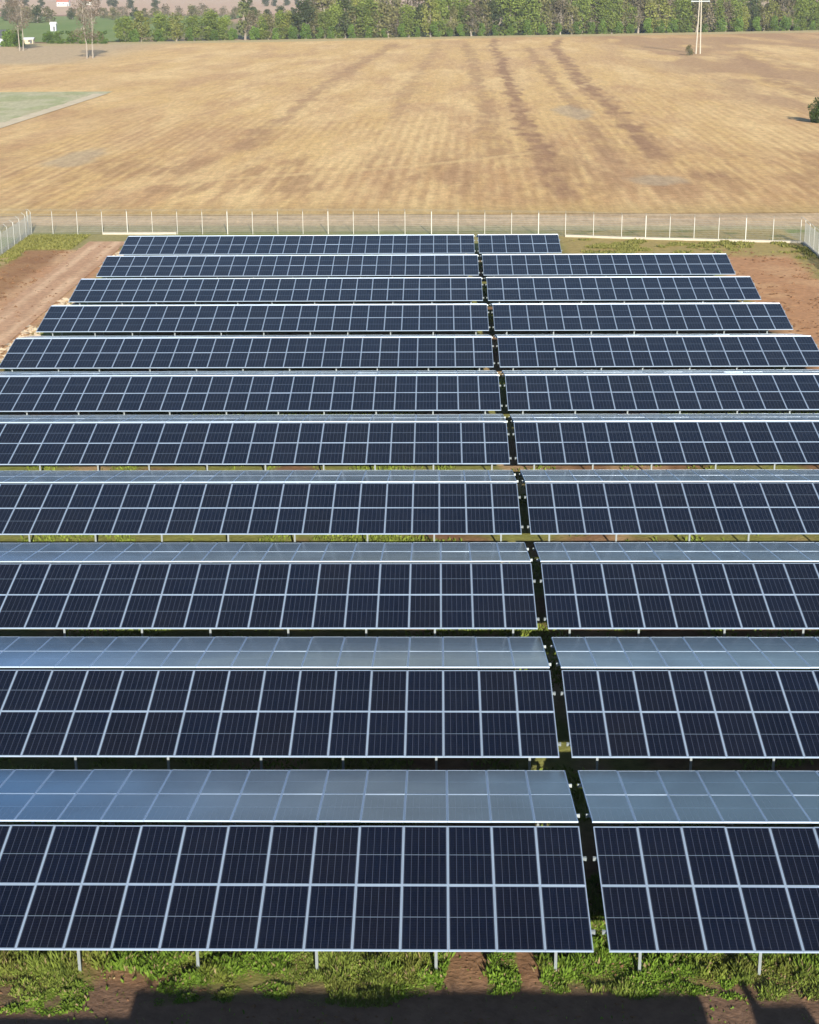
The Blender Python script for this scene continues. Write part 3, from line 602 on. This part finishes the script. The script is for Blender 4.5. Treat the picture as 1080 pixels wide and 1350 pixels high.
rs = np.random.RandomState(8); hd = empty('hedge', (-2.1, -12.05, 0), label='leafy hedge added out of view to roughen the edge of the foreground shade', cat='hedge')  # unseen hedge, added to make the shade edge bumpy
hx = np.arange(-6.5, 6.4, .42); ht = 3.62+.42*noise(hx, hx*0, .9, 111)+.16*rs.rand(len(hx)); ht[-4:] -= .15
cen = np.array([(x, 0, h-.35) for x, h in zip(hx, ht)]+[(x, 0, z) for x in hx[::2] for z in (.6, 1.5, 2.4, 3.0)])
V, K = leaf_soup(cen, np.full(len(cen), .38), 900, .05, (.04, .07, .012), (.10, .16, .03), rs, 1.)
link(soup('foliage', V, 4, LEAF, K), 'foliage', hd)
b = MB()
for x in hx[::3]: b.bar((x, 0, -.1), (x+.1, 0, 3.2), .05, .03, 6)
b.build('stems', BARK, hd)

# ------------------------------------------------------------ rubble along the left ends, weeds
rs = np.random.RandomState(3); n = 900; Y = 60+rs.rand(n)*52; X = -31.1-rs.rand(n)**1.2*1.5; keep = noise(X*0, Y, 3.5, 90) > .42; X, Y = X[keep], Y[keep]
b = MB()
for x, y in zip(X, Y):
    s = .06+.16*rs.rand()**2; k = len(b.v); v = rs.normal(size=(6, 3))*.25+np.array([(1, 0, 0), (-1, 0, 0), (0, 1, 0), (0, -1, 0), (0, 0, 1), (0, 0, -1)])
    b.v += [tuple(q) for q in v*s*np.array([1.3, 1, .8])+np.array([x, y, s*.5])]
    for f in ((0, 2, 4), (2, 1, 4), (1, 3, 4), (3, 0, 4), (2, 0, 5), (1, 2, 5), (3, 1, 5), (0, 3, 5)): b.f.append(tuple(k+i for i in f)); b.m.append(0)
tag(b.build('rubble', STONE), 'pale rubble and stones scattered beside the left ends of the tables', 'stones', kind='stuff')
def grass(X, Y, H, W, c0, c1, rs, lean=.45):
    n = len(X); z = np.zeros(n)-.02; th = rs.rand(n)*6.283; d = np.stack([np.cos(th), np.sin(th), z*0], -1); ph = rs.rand(n)*6.283
    base = np.stack([X, Y, z], -1); ln = np.stack([np.cos(ph), np.sin(ph), z*0], -1)*(H*lean*(.3+rs.rand(n)))[:, None]
    tip = base+ln+np.stack([z*0, z*0, H*(.6+.5*rs.rand(n))], -1); mid = base*.45+tip*.55+ln*-.15
    w_ = W[:, None]; V = np.stack([base-d*w_*.4, base+d*w_*.4, mid+d*w_, tip, mid-d*w_], 1).reshape(-1, 3)
    k = np.clip(rs.rand(n)*.6+noise(X, Y, .35, 95)*.7-.15, 0, 1)[:, None]; return V, np.repeat(c0*(1-k)+c1*k, 5, axis=0)
rs = np.random.RandomState(21)
n = 380000; X = -17+24*rs.rand(n); Y = -1.9+7.2*rs.rand(n)**1.25
g = greenness(X, Y)+.16*(noise(X, Y, .22, 96)-.5)*2; k = rs.rand(n) < sstep(.40, .66, g)*.95+.006; X, Y, g = X[k], Y[k], g[k]
long_ = sstep(.50, .65, noise(X, Y, 2.2, 97))*.75           # taller thin grass in some stretches, broad leaved weeds elsewhere
cl = noise(X, Y, .45, 101, 2); tall = 1.35*sstep(.0, .9, Y)
H = (.03+.065*rs.rand(len(X)))*(.35+1.5*sstep(.35, .75, cl))*(1+.5*long_)*(1+.9*tall); W = (.020+.022*rs.rand(len(X)))*(1-.6*long_)
cA = mixc(np.zeros((len(X), 3))+np.array((.05, .09, .01)), (.10, .125, .025), long_); cB = mixc(np.zeros((len(X), 3))+np.array((.19, .31, .035)), (.24, .29, .06), long_)
yl_ = sstep(.5, .75, noise(X, Y, .9, 102))*.5; cB = mixc(cB, (.26, .25, .06), yl_); cA = mixc(cA, (.12, .10, .03), yl_)
dry = rs.rand(len(X)) < .07; cA[dry] = (.20, .15, .08); cB[dry] = (.36, .28, .15)     # dry stalks among the green
V1, K1 = grass(X, Y, H, W, cA, cB, rs)
Vs, Ks = [V1], [K1]
for r_ in range(1, 11):
    n = 26000 if r_ < 6 else 9000; sc = 1 if r_ < 6 else 1.8; hwL = (27+r_*9)/4+5; X = CAM.x-hwL+2*hwL*rs.rand(n); X = X[(X > -32) & (X < 20)]; Y = r_*P-3.5+6.5*rs.rand(len(X))
    g = greenness(X, Y); k = rs.rand(len(X)) < sstep(.42, .68, g); X, Y = X[k], Y[k]
    V, K = grass(X, Y, (.10+.13*rs.rand(len(X))), (.03+.03*rs.rand(len(X)))*sc, np.zeros((len(X), 3))+np.array((.09, .12, .018)), np.zeros((len(X), 3))+np.array((.24, .30, .05)), rs); Vs.append(V); Ks.append(K)
n = 40000; X = np.r_[-43.2+6*rs.rand(n//2), 8+21*rs.rand(n//2)]; Y = np.r_[95+28*rs.rand(n//2), 107+11*rs.rand(n//2)]
c = site_col(X, Y); k = (c[:, 1] > c[:, 0]*.80) & (Y < 122); X, Y = X[k], Y[k]
V, K = grass(X, Y, .12+.16*rs.rand(len(X)), .05+.04*rs.rand(len(X)), np.zeros((len(X), 3))+np.array((.12, .13, .03)), np.zeros((len(X), 3))+np.array((.24, .225, .07)), rs); Vs.append(V); Ks.append(K)
go = link(soup('grass', np.concatenate(Vs), 5, BLADE, np.concatenate(Ks)), 'grass')
tag(go, 'green grass and leafy weeds growing around and between the panel rows', 'grass', kind='stuff')
# clods on the bare soil
n = 5200; X = np.r_[-17+24*rs.rand(n//2), 20+9*rs.rand(n//4), -41+9*rs.rand(n//4)]; Y = np.r_[-1.8+5*rs.rand(n//2), 60+52*rs.rand(n//4), 60+55*rs.rand(n//4)]
big = np.r_[np.zeros(n//2), np.ones(n//4*2)]; k = rs.rand(len(X)) < sstep(.40, .6, noise(X, Y, 1.5, 98)); b = MB()
for x, y, bg_ in zip(X[k], Y[k], big[k]):
    s = (.015+.035*rs.rand()**2)*(1+1.8*bg_); q = len(b.v); v = rs.normal(size=(6, 3))*.25+np.array([(1, 0, 0), (-1, 0, 0), (0, 1, 0), (0, -1, 0), (0, 0, 1), (0, 0, -1)])
    b.v += [tuple(t) for t in v*s*np.array([1.3, 1, .7])+np.array([x, y, s*.3])]
    for f in ((0, 2, 4), (2, 1, 4), (1, 3, 4), (3, 0, 4), (2, 0, 5), (1, 2, 5), (3, 1, 5), (0, 3, 5)): b.f.append(tuple(q+i for i in f)); b.m.append(0)
tag(b.build('soil_clods', mat('clods', (.15, .085, .048), 1, spec=.05, nscale=3, namp=.3)), 'clods of reddish brown soil lying on bare ground around the array', 'soil', kind='stuff')
# ------------------------------------------------------------ haze
b = MB(); b.box(-3400, 3400, -1500, 5200, -1.6, 27.5)
hz = b.build('haze', D.materials.new('haze')); hm = hz.data.materials[0]; hm.use_nodes = True; t = hm.node_tree; t.nodes.clear()
vo = t.nodes.new('ShaderNodeVolumePrincipled'); vo.inputs['Color'].default_value = (.86, .92, 1, 1); vo.inputs['Density'].default_value = .00009
ou = t.nodes.new('ShaderNodeOutputMaterial'); t.links.new(vo.outputs[0], ou.inputs['Volume']); tag(hz, 'thin pale air haze over the far fields and treeline', 'haze', kind='stuff')
